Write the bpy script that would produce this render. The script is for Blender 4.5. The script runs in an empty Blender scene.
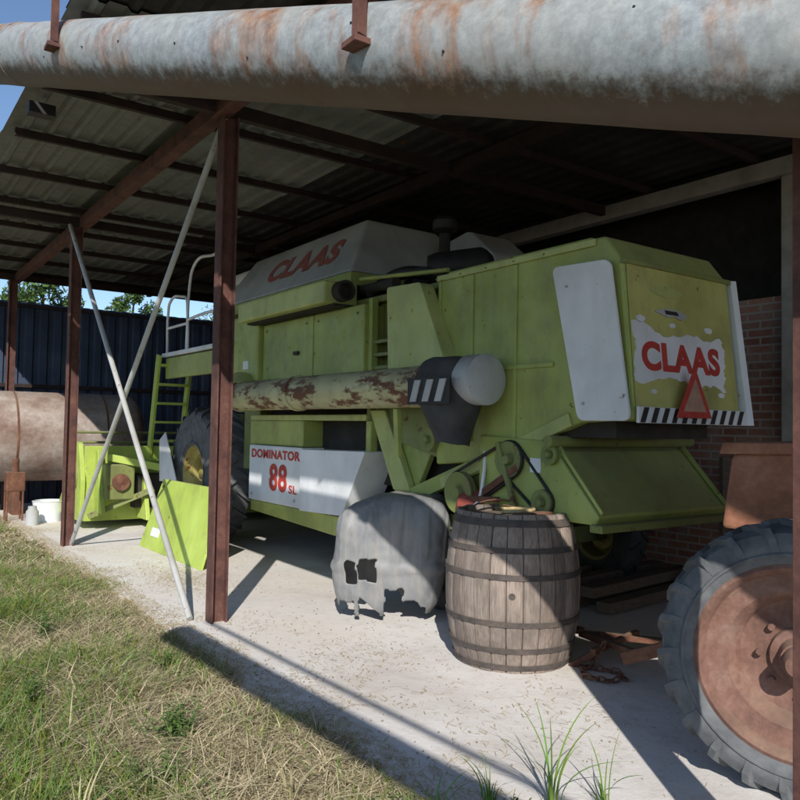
import bpy, bmesh, math, random
import numpy as np
from mathutils import Vector, Matrix, noise
random.seed(7); rng=np.random.default_rng(7)
D=bpy.data; C=bpy.context
SC=C.scene
col=SC.collection

# ------------------------------------------------------------ materials
def newmat(name):
    m=D.materials.new(name); m.use_nodes=True
    nt=m.node_tree; b=nt.nodes['Principled BSDF']
    return m,nt,b
def N(nt,t,**k):
    n=nt.nodes.new(t)
    for a,v in k.items(): setattr(n,a,v)
    return n
def coord(nt,scale=(1,1,1)):
    tc=N(nt,'ShaderNodeNewGeometry'); mp=N(nt,'ShaderNodeMapping')
    mp.inputs['Scale'].default_value=scale
    nt.links.new(tc.outputs['Position'],mp.inputs['Vector']); return mp.outputs[0]
def noi(nt,vec,scale,detail=5,rough=.6):
    n=N(nt,'ShaderNodeTexNoise'); n.inputs['Scale'].default_value=scale
    n.inputs['Detail'].default_value=min(detail,5); n.inputs['Roughness'].default_value=rough
    nt.links.new(vec,n.inputs['Vector']); return n.outputs['Fac']
def ramp(nt,fac,stops):
    r=N(nt,'ShaderNodeValToRGB'); e=r.color_ramp.elements
    while len(e)<len(stops): e.new(.5)
    for i,(p,c) in enumerate(stops):
        e[i].position=p
        e[i].color=(c[0],c[1],c[2],1) if isinstance(c,(tuple,list)) else (c,c,c,1)
    nt.links.new(fac,r.inputs[0]); return r.outputs[0]
def mix(nt,fac,a,b,mode='MIX'):
    m=N(nt,'ShaderNodeMix',data_type='RGBA',blend_type=mode)
    for s,i in ((fac,0),(a,6),(b,7)):
        if isinstance(s,bpy.types.NodeSocket): nt.links.new(s,m.inputs[i])
        else:
            m.inputs[i].default_value = s if i==0 else (s[0],s[1],s[2],1)
    return m.outputs[2]
def bump(nt,b,h,strength=.3,dist=.01):
    bp=N(nt,'ShaderNodeBump'); bp.inputs['Strength'].default_value=strength; bp.inputs['Distance'].default_value=dist
    nt.links.new(h,bp.inputs['Height']); nt.links.new(bp.outputs[0],b.inputs['Normal'])
RUST=(.13,.05,.022)
def paint(name,c,dirt=.5,rust=.2,rough=.5,dust=.5,sc=1.0,metal=0,st=(1,1,1),brown=(.16,.13,.085)):
    m,nt,b=newmat(name); v=coord(nt); v2=coord(nt,st)
    n1=noi(nt,v,1.3*sc,3,.55); n2=noi(nt,v2,9*sc,5,.72)
    vs=coord(nt,(3,3,.7)); n3=noi(nt,vs,2*sc,5,.65); n4=noi(nt,v,3.3*sc,5,.7)
    dk=tuple(x*.74 for x in c); lt=tuple(min(1,x*1.10+.03) for x in c)
    base=ramp(nt,n1,[(.3,dk),(.5,c),(.70,lt)])
    base=mix(nt,ramp(nt,n4,[(.48,0),(.70,dirt*.7)]),base,brown)
    f=ramp(nt,n3,[(.50,0),(.80,dirt*.7)])
    base=mix(nt,f,base,tuple(x*.75 for x in brown))
    fr=ramp(nt,n2,[(.68-rust*.3,0),(.72-rust*.25,1)])
    base=mix(nt,fr,base,RUST) if rust>0 else base
    g=N(nt,'ShaderNodeNewGeometry'); sx=N(nt,'ShaderNodeSeparateXYZ'); nt.links.new(g.outputs['Normal'],sx.inputs[0])
    ds=ramp(nt,sx.outputs[2],[(.3,0),(.95,dust)])
    base=mix(nt,ds,base,(.30,.26,.19))
    nt.links.new(base,b.inputs['Base Color'])
    rr=ramp(nt,n2,[(.3,rough-.08),(.7,min(1,rough+.25))]); nt.links.new(rr,b.inputs['Roughness'])
    b.inputs['Metallic'].default_value=metal
    bump(nt,b,n1,.35,.03)
    return m
def simple(name,c,rough=.8,var=.4,sc=8,bs=.4,bd=.006,stretch=(1,1,1)):
    m,nt,b=newmat(name); v=coord(nt,stretch)
    n=noi(nt,v,sc,5,.65)
    base=ramp(nt,n,[(.28,tuple(x*(1-var) for x in c)),(.5,c),(.72,tuple(min(1,x*(1+var)) for x in c))])
    nt.links.new(base,b.inputs['Base Color']); b.inputs['Roughness'].default_value=rough
    bump(nt,b,n,bs,bd); return m
m_green=paint('green_paint',(.37,.43,.11),.5,.10,.42)
m_green2=paint('green_paint_faded',(.45,.50,.17),.4,.12,.42)
m_greend=paint('green_paint_dark',(.20,.235,.065),.65,.25)
m_bright=paint('green_paint_bright',(.42,.54,.09),.35,.10)
m_white=paint('white_paint',(.76,.78,.80),.25,.03,dust=.3,brown=(.40,.37,.32))
m_grey=paint('grey_paint',(.44,.45,.45),.35,.05)
m_cream=paint('cream_paint',(.52,.50,.27),.5,.55,st=(1,.35,1),sc=.8)
m_red=simple('red_lettering',(.50,.05,.035),.6,.25,20,.05)
m_redf=simple('red_lettering_faded',(.32,.10,.08),.7,.3,15,.05)
m_black=simple('black_metal',(.02,.019,.018),.6,.5,10)
m_dark=simple('dark_grime_and_shade',(.030,.026,.021),.85,.5,6)  # near-black for dark machine parts; also painted in as shade under the hood
m_rub=simple('tyre_rubber',(.05,.05,.049),.85,.35,7,.3)
m_rubd=simple('tyre_rubber_dusty',(.12,.125,.13),.9,.4,9,.35)
m_brace=paint('galvanised_grey',(.46,.47,.46),.4,.2,.5)
def plastmat():
    m,nt,b=newmat('grey_plastic'); v=coord(nt); n=noi(nt,v,3,5,.65); n2=noi(nt,coord(nt,(4,4,.7)),5,5,.6); n3=noi(nt,v,40,3,.6)
    base=ramp(nt,n,[(.3,(.13,.135,.14)),(.5,(.20,.205,.21)),(.7,(.27,.27,.265))])
    base=mix(nt,ramp(nt,n2,[(.45,0),(.7,.6)]),base,(.34,.31,.27))
    nt.links.new(base,b.inputs['Base Color']); b.inputs['Roughness'].default_value=.55; bump(nt,b,n3,.2,.003); return m
m_plast=plastmat()
m_glass,nt,b=newmat('dirty_glass'); b.inputs['Base Color'].default_value=(.05,.06,.06,1); b.inputs['Roughness'].default_value=.25
m_straw=simple('straw',(.45,.35,.18),.9,.35,30,.1)
def rustmat(name,a,bc,c,sc=5,rough=.85,dust=.3):
    m,nt,b=newmat(name); v=coord(nt)
    n=noi(nt,v,sc,5,.7); n2=noi(nt,v,sc*7,5,.7)
    base=ramp(nt,n,[(.3,a),(.5,bc),(.7,c)])
    base=mix(nt,ramp(nt,n2,[(.4,0),(.75,.6)]),base,a)
    g=N(nt,'ShaderNodeNewGeometry'); sx=N(nt,'ShaderNodeSeparateXYZ'); nt.links.new(g.outputs['Normal'],sx.inputs[0])
    base=mix(nt,ramp(nt,sx.outputs[2],[(.4,0),(1,dust)]),base,(.28,.23,.16))
    nt.links.new(base,b.inputs['Base Color']); b.inputs['Roughness'].default_value=rough
    bump(nt,b,n2,.5,.004); return m
m_rustpost=rustmat('rusty_red_primer',(.055,.024,.02),(.125,.052,.04),(.18,.085,.062))
m_rust=rustmat('rust',(.07,.03,.018),(.16,.065,.035),(.26,.13,.075))
m_rustrim=rustmat('rusty_rim',(.11,.055,.04),(.21,.11,.08),(.29,.18,.14))
m_rustor=rustmat('rusty_orange_paint',(.16,.065,.035),(.32,.135,.075),(.40,.21,.13),3)
def pipemat():
    m,nt,b=newmat('weathered_pipe'); v=coord(nt)
    n=noi(nt,v,1.3,5,.6); n2=noi(nt,v,16,5,.75); n3=noi(nt,coord(nt,(2.6,2.6,.6)),1.7,5,.65)
    base=ramp(nt,n2,[(.3,(.19,.21,.22)),(.5,(.29,.32,.335)),(.68,(.40,.43,.44))])
    base=mix(nt,ramp(nt,n,[(.4,0),(.7,.5)]),base,(.33,.31,.26))
    rc=ramp(nt,n2,[(.3,(.14,.06,.03)),(.7,(.38,.21,.12))])
    base=mix(nt,ramp(nt,n3,[(.50,0),(.66,.95)]),base,rc)
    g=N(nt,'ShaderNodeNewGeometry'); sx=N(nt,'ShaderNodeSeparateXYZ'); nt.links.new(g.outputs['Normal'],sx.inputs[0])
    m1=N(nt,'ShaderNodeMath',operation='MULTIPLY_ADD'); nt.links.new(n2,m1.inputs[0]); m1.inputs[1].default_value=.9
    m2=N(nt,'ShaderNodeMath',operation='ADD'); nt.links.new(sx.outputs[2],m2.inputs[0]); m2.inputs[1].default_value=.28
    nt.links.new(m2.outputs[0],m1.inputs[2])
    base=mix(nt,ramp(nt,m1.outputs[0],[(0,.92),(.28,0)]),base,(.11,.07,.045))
    nt.links.new(base,b.inputs['Base Color']); b.inputs['Roughness'].default_value=.6; b.inputs['Metallic'].default_value=.1
    bump(nt,b,n2,.3,.004); return m
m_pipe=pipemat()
def concmat():
    m,nt,b=newmat('dusty_concrete'); v=coord(nt)
    n=noi(nt,v,.9,5,.6); n2=noi(nt,v,6,5,.75); n3=noi(nt,v,60,4,.6); n4=noi(nt,v,.45,4,.5)
    base=ramp(nt,n,[(.3,(.58,.53,.48)),(.5,(.72,.68,.64)),(.7,(.79,.77,.74))])
    base=mix(nt,ramp(nt,n2,[(.52,0),(.72,.5)]),base,(.48,.42,.34))
    base=mix(nt,ramp(nt,n3,[(.55,0),(.8,.45)]),base,(.38,.33,.27))
    base=mix(nt,ramp(nt,n4,[(.50,0),(.62,.35)]),base,(.54,.44,.31))
    nt.links.new(base,b.inputs['Base Color']); b.inputs['Roughness'].default_value=.9
    bump(nt,b,n2,.4,.015); return m
m_conc=concmat()
m_gnd,nt,b=newmat('soil_with_grass'); v=coord(nt)
n=noi(nt,v,2,5,.7); n2=noi(nt,v,25,5,.75)
base=ramp(nt,n,[(.32,(.08,.09,.03)),(.5,(.17,.14,.07)),(.68,(.28,.22,.13))])
base=mix(nt,ramp(nt,n2,[(.4,0),(.7,.7)]),base,(.24,.19,.11))
nt.links.new(base,b.inputs['Base Color']); b.inputs['Roughness'].default_value=1; bump(nt,b,n2,.7,.03)
def brickmat():
    m,nt,b=newmat('red_brick'); g=N(nt,'ShaderNodeNewGeometry'); sx=N(nt,'ShaderNodeSeparateXYZ'); cx=N(nt,'ShaderNodeCombineXYZ')
    nt.links.new(g.outputs['Position'],sx.inputs[0]); nt.links.new(sx.outputs[1],cx.inputs[0]); nt.links.new(sx.outputs[2],cx.inputs[1])
    n=noi(nt,g.outputs['Position'],5,5,.7)
    br=N(nt,'ShaderNodeTexBrick'); nt.links.new(cx.outputs[0],br.inputs['Vector'])
    for k,vv in (('Scale',1),('Mortar Size',.010),('Brick Width',.26),('Row Height',.08),('Bias',0)): br.inputs[k].default_value=vv
    br.inputs['Color1'].default_value=(.55,.23,.15,1); br.inputs['Color2'].default_value=(.34,.14,.10,1); br.inputs['Mortar'].default_value=(.55,.50,.44,1)
    base=mix(nt,ramp(nt,n,[(.42,0),(.72,.75)]),br.outputs['Color'],(.50,.43,.37))
    nt.links.new(base,b.inputs['Base Color']); b.inputs['Roughness'].default_value=.9
    inv=N(nt,'ShaderNodeMath',operation='SUBTRACT'); inv.inputs[0].default_value=1; nt.links.new(br.outputs['Fac'],inv.inputs[1])
    bump(nt,b,inv.outputs[0],.8,.02); return m
m_brick=brickmat()
m_cpil=simple('concrete_pillar',(.42,.39,.35),.9,.25,5)
m_roof=paint('roof_sheet',(.15,.165,.155),.7,.15,.5,.2)
m_roofd=paint('roof_sheet_dark',(.030,.029,.027),.5,.1,.7,.2,brown=(.035,.03,.022))  # much darker version of the roof sheet, for near and back sections
m_blue=paint('blue_grey_sheet',(.04,.06,.105),.3,.05,.5,.2,brown=(.05,.05,.05))
m_purl=rustmat('purlin_rust',(.015,.010,.009),(.032,.017,.013),(.06,.03,.022))
def attrmat(name,rough=.8,trans=0):
    m,nt,b=newmat(name); a=N(nt,'ShaderNodeAttribute',attribute_name='col')
    nt.links.new(a.outputs['Color'],b.inputs['Base Color'])
    tr=N(nt,'ShaderNodeBsdfTranslucent'); nt.links.new(a.outputs['Color'],tr.inputs[0])
    ms=N(nt,'ShaderNodeMixShader'); ms.inputs[0].default_value=trans
    out=nt.nodes['Material Output']; nt.links.new(b.outputs[0],ms.inputs[1]); nt.links.new(tr.outputs[0],ms.inputs[2]); nt.links.new(ms.outputs[0],out.inputs[0])
    b.inputs['Roughness'].default_value=rough
    return m
m_grass=attrmat('grass_blades',.7,.3)
m_leaf=attrmat('leaves',.6,.25)
def stavemat():
    m,nt,b=newmat('weathered_oak'); a=N(nt,'ShaderNodeAttribute',attribute_name='col')
    v=coord(nt,(14,14,1.2)); n=noi(nt,v,6,5,.7); n2=noi(nt,coord(nt),3,5,.6); n3=noi(nt,coord(nt,(1,1,.4)),7,5,.7)
    base=mix(nt,1.0,a.outputs['Color'],ramp(nt,n,[(.3,.45),(.65,1)]),'MULTIPLY')
    base=mix(nt,ramp(nt,n2,[(.42,0),(.68,.6)]),base,(.09,.07,.06))
    base=mix(nt,ramp(nt,n3,[(.5,0),(.72,.5)]),base,(.38,.32,.28))
    nt.links.new(base,b.inputs['Base Color']); b.inputs['Roughness'].default_value=.85; bump(nt,b,n,.6,.008); return m
m_stave=stavemat()

# ------------------------------------------------------------ mesh helpers
def empty(name,loc=(0,0,0)):
    e=D.objects.new(name,None); e.location=loc; col.objects.link(e); e.empty_display_size=.2
    C.view_layer.update(); return e
def attach(o,par):
    if par: o.parent=par; o.matrix_parent_inverse=Matrix.Translation(-Vector(par.location))
def mk(name,vs,fs,mat,par=None,bevel=0,smooth=False):
    me=D.meshes.new(name); me.from_pydata([tuple(v) for v in vs],[],fs); me.update()
    bm=bmesh.new(); bm.from_mesh(me); bmesh.ops.recalc_face_normals(bm,faces=bm.faces); bm.to_mesh(me); bm.free()
    o=D.objects.new(name,me); col.objects.link(o)
    if mat: me.materials.append(mat)
    if smooth: me.polygons.foreach_set('use_smooth',[True]*len(me.polygons))
    attach(o,par)
    if bevel:
        md=o.modifiers.new('b','BEVEL'); md.width=bevel; md.segments=2; md.limit_method='ANGLE'; md.angle_limit=math.radians(40)
    return o
def box(name,a,b_,mat,par=None,bevel=.008):
    x0,y0,z0=a;x1,y1,z1=b_
    vs=[(x,y,z) for x in(x0,x1) for y in(y0,y1) for z in(z0,z1)]
    fs=[(0,1,3,2),(4,6,7,5),(0,4,5,1),(2,3,7,6),(0,2,6,4),(1,5,7,3)]
    return mk(name,vs,fs,mat,par,bevel)
def prismX(name,poly,x0,x1,mat,par=None,bevel=.008):
    n=len(poly); vs=[(x0,p[0],p[1]) for p in poly]+[(x1,p[0],p[1]) for p in poly]
    fs=[tuple(range(n)),tuple(range(2*n-1,n-1,-1))]+[(i,(i+1)%n,n+(i+1)%n,n+i) for i in range(n)]
    return mk(name,vs,fs,mat,par,bevel)
def hull(name,pa,pb,mat,par=None,bevel=.008):
    n=len(pa); fs=[tuple(range(n)),tuple(range(2*n-1,n-1,-1))]+[(i,(i+1)%n,n+(i+1)%n,n+i) for i in range(n)]
    return mk(name,list(pa)+list(pb),fs,mat,par,bevel)
def lathe(name,prof,origin,axis,mat,par=None,seg=40,smooth=True,caps=True):
    ax=Vector(axis).normalized(); u=ax.orthogonal().normalized(); w=ax.cross(u); o=Vector(origin)
    vs=[];fs=[]
    for (a,r) in prof:
        for i in range(seg):
            t=2*math.pi*i/seg; vs.append(o+ax*a+(u*math.cos(t)+w*math.sin(t))*r)
    for j in range(len(prof)-1):
        for i in range(seg):
            k=(i+1)%seg; fs.append((j*seg+i,j*seg+k,(j+1)*seg+k,(j+1)*seg+i))
    if caps:
        fs.append(tuple(range(seg))); fs.append(tuple(range((len(prof)-1)*seg,len(prof)*seg)))
    ob=mk(name,vs,fs,mat,par,0,smooth)
    if smooth:
        md=ob.modifiers.new('e','EDGE_SPLIT'); md.split_angle=math.radians(35)
    return ob
def rod(name,a,b_,r,mat,par=None,seg=16,cap=True):
    a=Vector(a);b_=Vector(b_); L=(b_-a).length
    return lathe(name,[(0,r),(L,r)],a,b_-a,mat,par,seg)
def tube(name,pts,r,mat,par=None):
    cu=D.curves.new(name,'CURVE'); cu.dimensions='3D'; cu.bevel_depth=r; cu.bevel_resolution=3
    s=cu.splines.new('BEZIER'); s.bezier_points.add(len(pts)-1)
    for p,q in zip(s.bezier_points,pts):
        p.co=q; p.handle_left_type=p.handle_right_type='AUTO'
    cu.materials.append(mat); o=D.objects.new(name,cu); col.objects.link(o)
    attach(o,par); return o
def beam(name,a,b_,w,h,mat,par=None,bevel=.004):
    a=Vector(a);b_=Vector(b_);d=(b_-a).normalized()
    up=Vector((0,0,1)) if abs(d.z)<.9 else Vector((0,1,0))
    s=d.cross(up).normalized(); t=s.cross(d)
    c=[(-w/2,-h/2),(w/2,-h/2),(w/2,h/2),(-w/2,h/2)]
    return hull(name,[a+s*x+t*y for x,y in c],[b_+s*x+t*y for x,y in c],mat,par,bevel)
def text(name,body,w,h,org,xd,yd,mat,par,th=.004,bold=.02,proud=.004):
    cu=D.curves.new('t','FONT'); cu.body=body; cu.offset=bold; cu.extrude=.02; cu.space_character=1.08
    o=D.objects.new('t',cu); col.objects.link(o); C.view_layer.update()
    me=D.meshes.new_from_object(o.evaluated_get(C.evaluated_depsgraph_get()))
    D.objects.remove(o)
    co=np.array([v.co[:] for v in me.vertices]); mn=co.min(0);mx=co.max(0)
    co=(co-mn)/(mx-mn)
    xd=Vector(xd).normalized();yd=Vector(yd).normalized();nd=xd.cross(yd); og=Vector(org)
    for v,c in zip(me.vertices,co):
        v.co=og+xd*(c[0]*w)+yd*(c[1]*h)+nd*(proud-th+c[2]*th)
    me.materials.clear(); me.materials.append(mat)
    ob=D.objects.new(name,me); col.objects.link(ob); attach(ob,par)
    return ob
def wheel(prefix,c,R,W,rimR,par,mt,mr,side=-1,nl=20,lug=.03):
    """axis along X; side = outward x direction"""
    x,y,z=c; h=W/2
    prof=[(-h*.8,rimR),(-h*.95,rimR+.03),(-h,(R+rimR)/2),(-h*.97,R-.06),(-h*.85,R-.02),(-h*.5,R),(0,R+.004),(h*.5,R),(h*.85,R-.02),(h*.97,R-.06),(h,(R+rimR)/2),(h*.95,rimR+.03),(h*.8,rimR)]
    lathe(prefix+'_tyre',prof,c,(1,0,0),mt,par,64,caps=False)
    for s in (-1,1):
        lathe(prefix+'_bead',[(s*h*.985,rimR+.045),(s*(h*.985+.008),rimR+.05),(s*(h*.985+.008),rimR+.058),(s*h*.985,rimR+.064)],c,(1,0,0),mt,par,64,caps=False)
    vs=[];fs=[]
    for i in range(nl):
        for s in (-1,1):
            t0=2*math.pi*(i+(.5 if s>0 else 0))/nl
            secs=[(0.0,0.0,R,lug),(.5,.10,R,lug),(.88,.18,R-.02,lug),(1.0,.21,R-.06,lug*.8),(1.01,.22,R-.085,.0)]
            b0=len(vs)
            tw=.045/R*2
            for (f,da,rr,l) in secs:
                for (dt,rad) in ((0,rr-.012),(.1,rr+l),(tw*.5,rr+l),(tw*.55,rr-.012)):
                    if dt==.1: dt=.01
                    t=t0+da+dt*0.8; vs.append((x+s*f*h,y+math.cos(t)*rad,z+math.sin(t)*rad))
            for k in range(len(secs)-1):
                for q in range(4):
                    fs.append((b0+k*4+q,b0+k*4+(q+1)%4,b0+(k+1)*4+(q+1)%4,b0+(k+1)*4+q))
            fs.append((b0,b0+1,b0+2,b0+3)); e=b0+4*(len(secs)-1); fs.append((e,e+1,e+2,e+3))
    mk(prefix+'_tread',vs,fs,mt,par,.005)
    o=side
    rp=[(h*.86,rimR+.012),(h*.90,rimR-.005),(h*.80,rimR-.02),(h*.60,rimR-.035),(h*.52,rimR-.06),(h*.50,rimR*.72),(h*.35,rimR*.66),(h*.02,rimR*.60),(-h*.05,rimR*.5),(h*.0,rimR*.32),(h*.15,rimR*.30),(h*.18,rimR*.22),(h*.5,rimR*.18),(h*.5,.001)]
    lathe(prefix+'_rim',rp,c,(o,0,0),mr,par,56,caps=False)
    lathe(prefix+'_rim_inner',[(-h*.86,rimR+.012),(-h*.6,rimR-.03),(h*.5,rimR-.04)],c,(o,0,0),mr,par,40,caps=False)
    for i in range(8):
        t=2*math.pi*i/8; rr=rimR*.40
        px=x+o*h*(-.02)
        rod(prefix+'_nut',(px,y+math.cos(t)*rr,z+math.sin(t)*rr),(px+o*.03,y+math.cos(t)*rr,z+math.sin(t)*rr),.016,mr,par,6)

# ------------------------------------------------------------ ground
mk('ground',[(-400,-400,-.03),(400,-400,-.03),(400,400,-.03),(-400,400,-.03)],[(0,1,2,3)],m_gnd)
def edge_x(y): return 2.0+.12*noise.noise((y*1.1,0,0))+.07*noise.noise((y*5,3,0))
ys=np.arange(-8,17.01,.06)
vs=[];fs=[]
for y in ys:
    x=edge_x(y); vs+= [(x-.02,y,-.035),(x+.04,y,0),(9,y,0)]
for i in range(len(ys)-1):
    a=i*3; fs+=[(a,a+1,a+4,a+3),(a+1,a+2,a+5,a+4)]
mk('concrete_floor',vs,fs,m_conc)

# ------------------------------------------------------------ shed
shed=empty('open_shed',(4.5,6,0))
ZR=4.22
def ipost(n,x,y,z1,w=.13):
    box(n+'_web',(x-w/2+.01,y-.012,0),(x+w/2-.01,y+.012,z1),m_rustpost,shed,.002)
    box(n+'_flange_a',(x-w/2,y-w/2,0),(x-w/2+.012,y+w/2,z1),m_rustpost,shed,.002)
    box(n+'_flange_b',(x+w/2-.012,y-w/2,0),(x+w/2,y+w/2,z1),m_rustpost,shed,.002)
for i,(x,y) in enumerate(((2.42,1.16),(2.39,5.78),(2.25,10.24),(2.25,14.9),(2.4,-3.4))):
    ipost('post_%d'%i,x,y,4.0)
beam('eave_beam',(2.33,-4,4.06),(2.33,15.2,4.06),.12,.13,m_rustpost,shed)
beam('wall_beam',(7.0,-4,4.03),(7.0,15.2,4.03),.14,.16,m_cpil,shed)
beam('ridge_beam',(4.7,-4,4.07),(4.7,15.2,4.07),.08,.1,m_purl,shed)
for i,y in enumerate(np.arange(-4,15.3,1.22)):
    beam('purlin_%d'%i,(1.12,y+.65,4.155),(7.6,y+.65,4.155),.05,.07,m_purl,shed)
for i,y in enumerate((1.16,5.78,10.24,14.9)):
    beam('rafter_%d'%i,(1.2,y,4.06),(7.0,y,4.06),.07,.11,m_purl,shed)
x=1.05
xs=[]
while x<7.8:
    xs+=[(x,ZR),(x+.11,ZR),(x+.135,ZR-.03),(x+.175,ZR-.03)]; x+=.2
def sheet(nm,xs,Ys,mat,dz=0):
    vs=[]
    for y in Ys: vs+=[(a,y,b_+dz) for a,b_ in xs]
    n=len(xs); fs=[(j*n+i,j*n+i+1,(j+1)*n+i+1,(j+1)*n+i) for j in range(len(Ys)-1) for i in range(n-1)]
    mk(nm,vs,fs,mat,shed)
sheet('roof_sheet',xs[:59],[5.0,8.0],m_roof); sheet('roof_sheet_far',xs[:59],[7.9,11.5,15.35],m_roof,.012)
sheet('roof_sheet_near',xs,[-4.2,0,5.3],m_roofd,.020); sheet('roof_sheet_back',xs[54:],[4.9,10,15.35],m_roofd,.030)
# unseen solid deck added above the ribs so no light leaks through laps
box('roof_light_block',(1.10,-4.15,4.275),(7.75,15.3,4.285),m_roofd,shed,0)
rod('brace_a',(2.30,10.24,.02),(2.36,5.78,4.0),.026,m_brace,shed)
rod('brace_b',(2.22,5.9,.02),(2.16,10.2,4.0),.026,m_brace,shed)
beam('eave_bracket',(1.08,6.75,4.07),(1.28,6.75,4.07),.12,.09,m_black,shed)
# brick wall
wall=empty('brick_wall',(7.2,9,0))
box('bricks',(7.15,3.74,0),(7.40,15.6,2.86),m_brick,wall,.01)
box('bricks_near',(7.15,-4,0),(7.40,3.44,2.86),m_brick,wall,.01)
for y in (3.44,8.3,13.0): box('pillar',(6.98,y,0),(7.42,y+.30,3.95),m_cpil,wall,.012)
box('sky_block_boards',(7.44,-4.2,2.5),(7.5,15.6,4.16),m_dark,wall,.0)  # dark boards added over the open gap above the bricks to block sky
# far sheet wall
fw=empty('corrugated_sheet_wall',(5,15.9,0))
xs=[];x=1.4
while x<7.6:
    xs+=[(x,15.9),(x+.12,15.9),(x+.15,15.94),(x+.22,15.94)]; x+=.25
vs=[(a,b_,z) for z in (0,1.9,3.78) for a,b_ in xs]; n=len(xs)
fs=[(j*n+i,j*n+i+1,(j+1)*n+i+1,(j+1)*n+i) for j in range(2) for i in range(n-1)]
mk('sheet',vs,fs,m_blue,fw)
for z in (.6,2.2,3.7): beam('rail',(1.4,15.84,z),(7.6,15.84,z),.05,.07,m_purl,fw)
rod('wooden_pole',(1.75,15.4,0),(1.72,15.4,4.1),.08,simple('grey_wood',(.16,.13,.10),.9,.3,8,stretch=(8,8,1)),fw)

# ------------------------------------------------------------ overhead auger pipe
pp=empty('overhead_pipe',(1.5,3.5,3.3))
P1=Vector((.85,5.9,4.1)); P2=Vector((2.06,1.07,2.57)); dd=(P2-P1).normalized(); L=(P2-P1).length
prof=[]
for a in np.linspace(-2.5,L+1.6,90):
    prof.append((a,.2+.004*noise.noise((a*3,0,0))))
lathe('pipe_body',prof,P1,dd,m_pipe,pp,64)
for a in (.2,):
    lathe('pipe_seam',[(a,.2),(a,.206),(a+.02,.206),(a+.02,.2)],P1,dd,m_pipe,pp,48)
sd=dd.cross(Vector((0,0,1))).normalized()
if sd.x>0: sd=-sd
for a in (1.10,3.70):
    p=P1+dd*a; q=p+sd*.207
    w=.032 if a>2 else .04
    hull('hanger',[q-dd*w+Vector((0,0,-.02)),q+dd*w+Vector((0,0,-.02)),q+dd*w+sd*.012+Vector((0,0,-.02)),q-dd*w+sd*.012+Vector((0,0,-.02))],
         [Vector((v.x,v.y,4.14)) for v in (q-dd*w,q+dd*w,q+dd*w+sd*.012,q-dd*w+sd*.012)],m_rustpost,pp,.002)
    hull('hanger_web',[q+dd*w,q+dd*(w+.008),q+dd*(w+.008)+sd*.045,q+dd*w+sd*.045],
         [Vector((v.x,v.y,4.14)) for v in (q+dd*w,q+dd*(w+.008),q+dd*(w+.008)+sd*.045,q+dd*w+sd*.045)],m_rustpost,pp,.001)
    box('hanger_foot',(q.x-.05,q.y-.05,q.z-.045),(q.x+.03,q.y+.05,q.z-.02),m_rustpost,pp,.003)
for k in range(9):
    a=.3+k*.56+random.uniform(-.15,.15); t=random.uniform(-.5,.5)
    q=P1+dd*a+(sd*math.cos(t)+Vector((0,0,1))*math.sin(t)*.95)*.2
    rod('pipe_bolt',q-sd*.01,q+sd*.006,.005,m_black,pp,6)

yc=empty('shadow_caster',(-1,-1,0))  # made-up bar, wire and posts out of view, casting the slab-edge shadow band
rod('shadow_caster_bar',(-.50,-5.0,3.3),(-.79,1.5,3.3),.12,m_pipe,yc,24)
rod('shadow_caster_wire',(-.32,-5.0,3.45),(-.60,1.5,3.45),.02,m_black,yc,8)
for y in (-4.5,-1.6): beam('shadow_caster_post',(-.60,y,-.05),(-.60,y,3.2),.08,.08,m_rustpost,yc)

# ------------------------------------------------------------ COMBINE
cb=empty('combine_harvester',(5,7,0))
box('core',(4.15,4.3,1.0),(5.7,9.3,2.7),m_dark,cb,0)
hoodpoly=[(3.0,1.62),(3.42,1.60),(4.35,1.30),(4.95,1.25),(4.95,2.80),(3.24,2.80),(3.1,2.62)]
prismX('rear_hood',hoodpoly,3.9,5.06,m_green,cb,.02)
box('hood_top_step',(3.96,3.4,2.80),(5.0,4.9,2.83),m_green,cb,.01)
for y in (4.02,4.5,4.9): box('hood_rib',(3.885,y,1.45),(3.9,y+.03,2.74),m_green,cb,.003)
box('hood_rail',(3.882,3.66,1.98),(3.897,4.95,2.01),m_green,cb,.003)
box('hood_top_rail',(3.88,3.3,2.745),(3.897,4.95,2.79),m_green2,cb,.003)
for y in np.arange(3.75,4.95,.3): rod('hood_bolt',(3.873,y,2.765),(3.882,y,2.765),.007,m_greend,cb,6)
def ry(z): return 3.0+.1*(z-1.62)
def rearplate(name,pts,off,mat,bevel=0):
    a=[(x,ry(z)-off-.003,z) for x,z in pts]; b2=[(x,ry(z)-off+.003,z) for x,z in pts]
    return hull(name,a,b2,mat,cb,bevel)
m_rearp=paint('rear_panel_paint',(.50,.49,.15),.45,.08,sc=1.2)
rearplate('rear_panel',[(3.92,1.70),(5.04,1.70),(5.02,2.6),(3.93,2.6)],.008,m_rearp)
box('rear_top_lip',(3.9,3.07,2.60),(5.06,3.12,2.63),m_greend,cb,.004)
pts=[]
edge=[(3.93,2.20),(4.91,2.17),(4.90,1.85),(3.93,1.86)]
for k in range(4):
    a=edge[k];b2=edge[(k+1)%4]
    for i in range(26):
        t=i/26; j=.06*noise.noise((k*7+t*4,1.3,0))+.03*noise.noise((k*7+t*17,5.3,0))
        x=a[0]+(b2[0]-a[0])*t; z=a[1]+(b2[1]-a[1])*t
        if k%2==0: z+=j
        else: x+=j*.7
        pts.append((x,z))
rearplate('white_patch',pts,.014,m_white)
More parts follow.
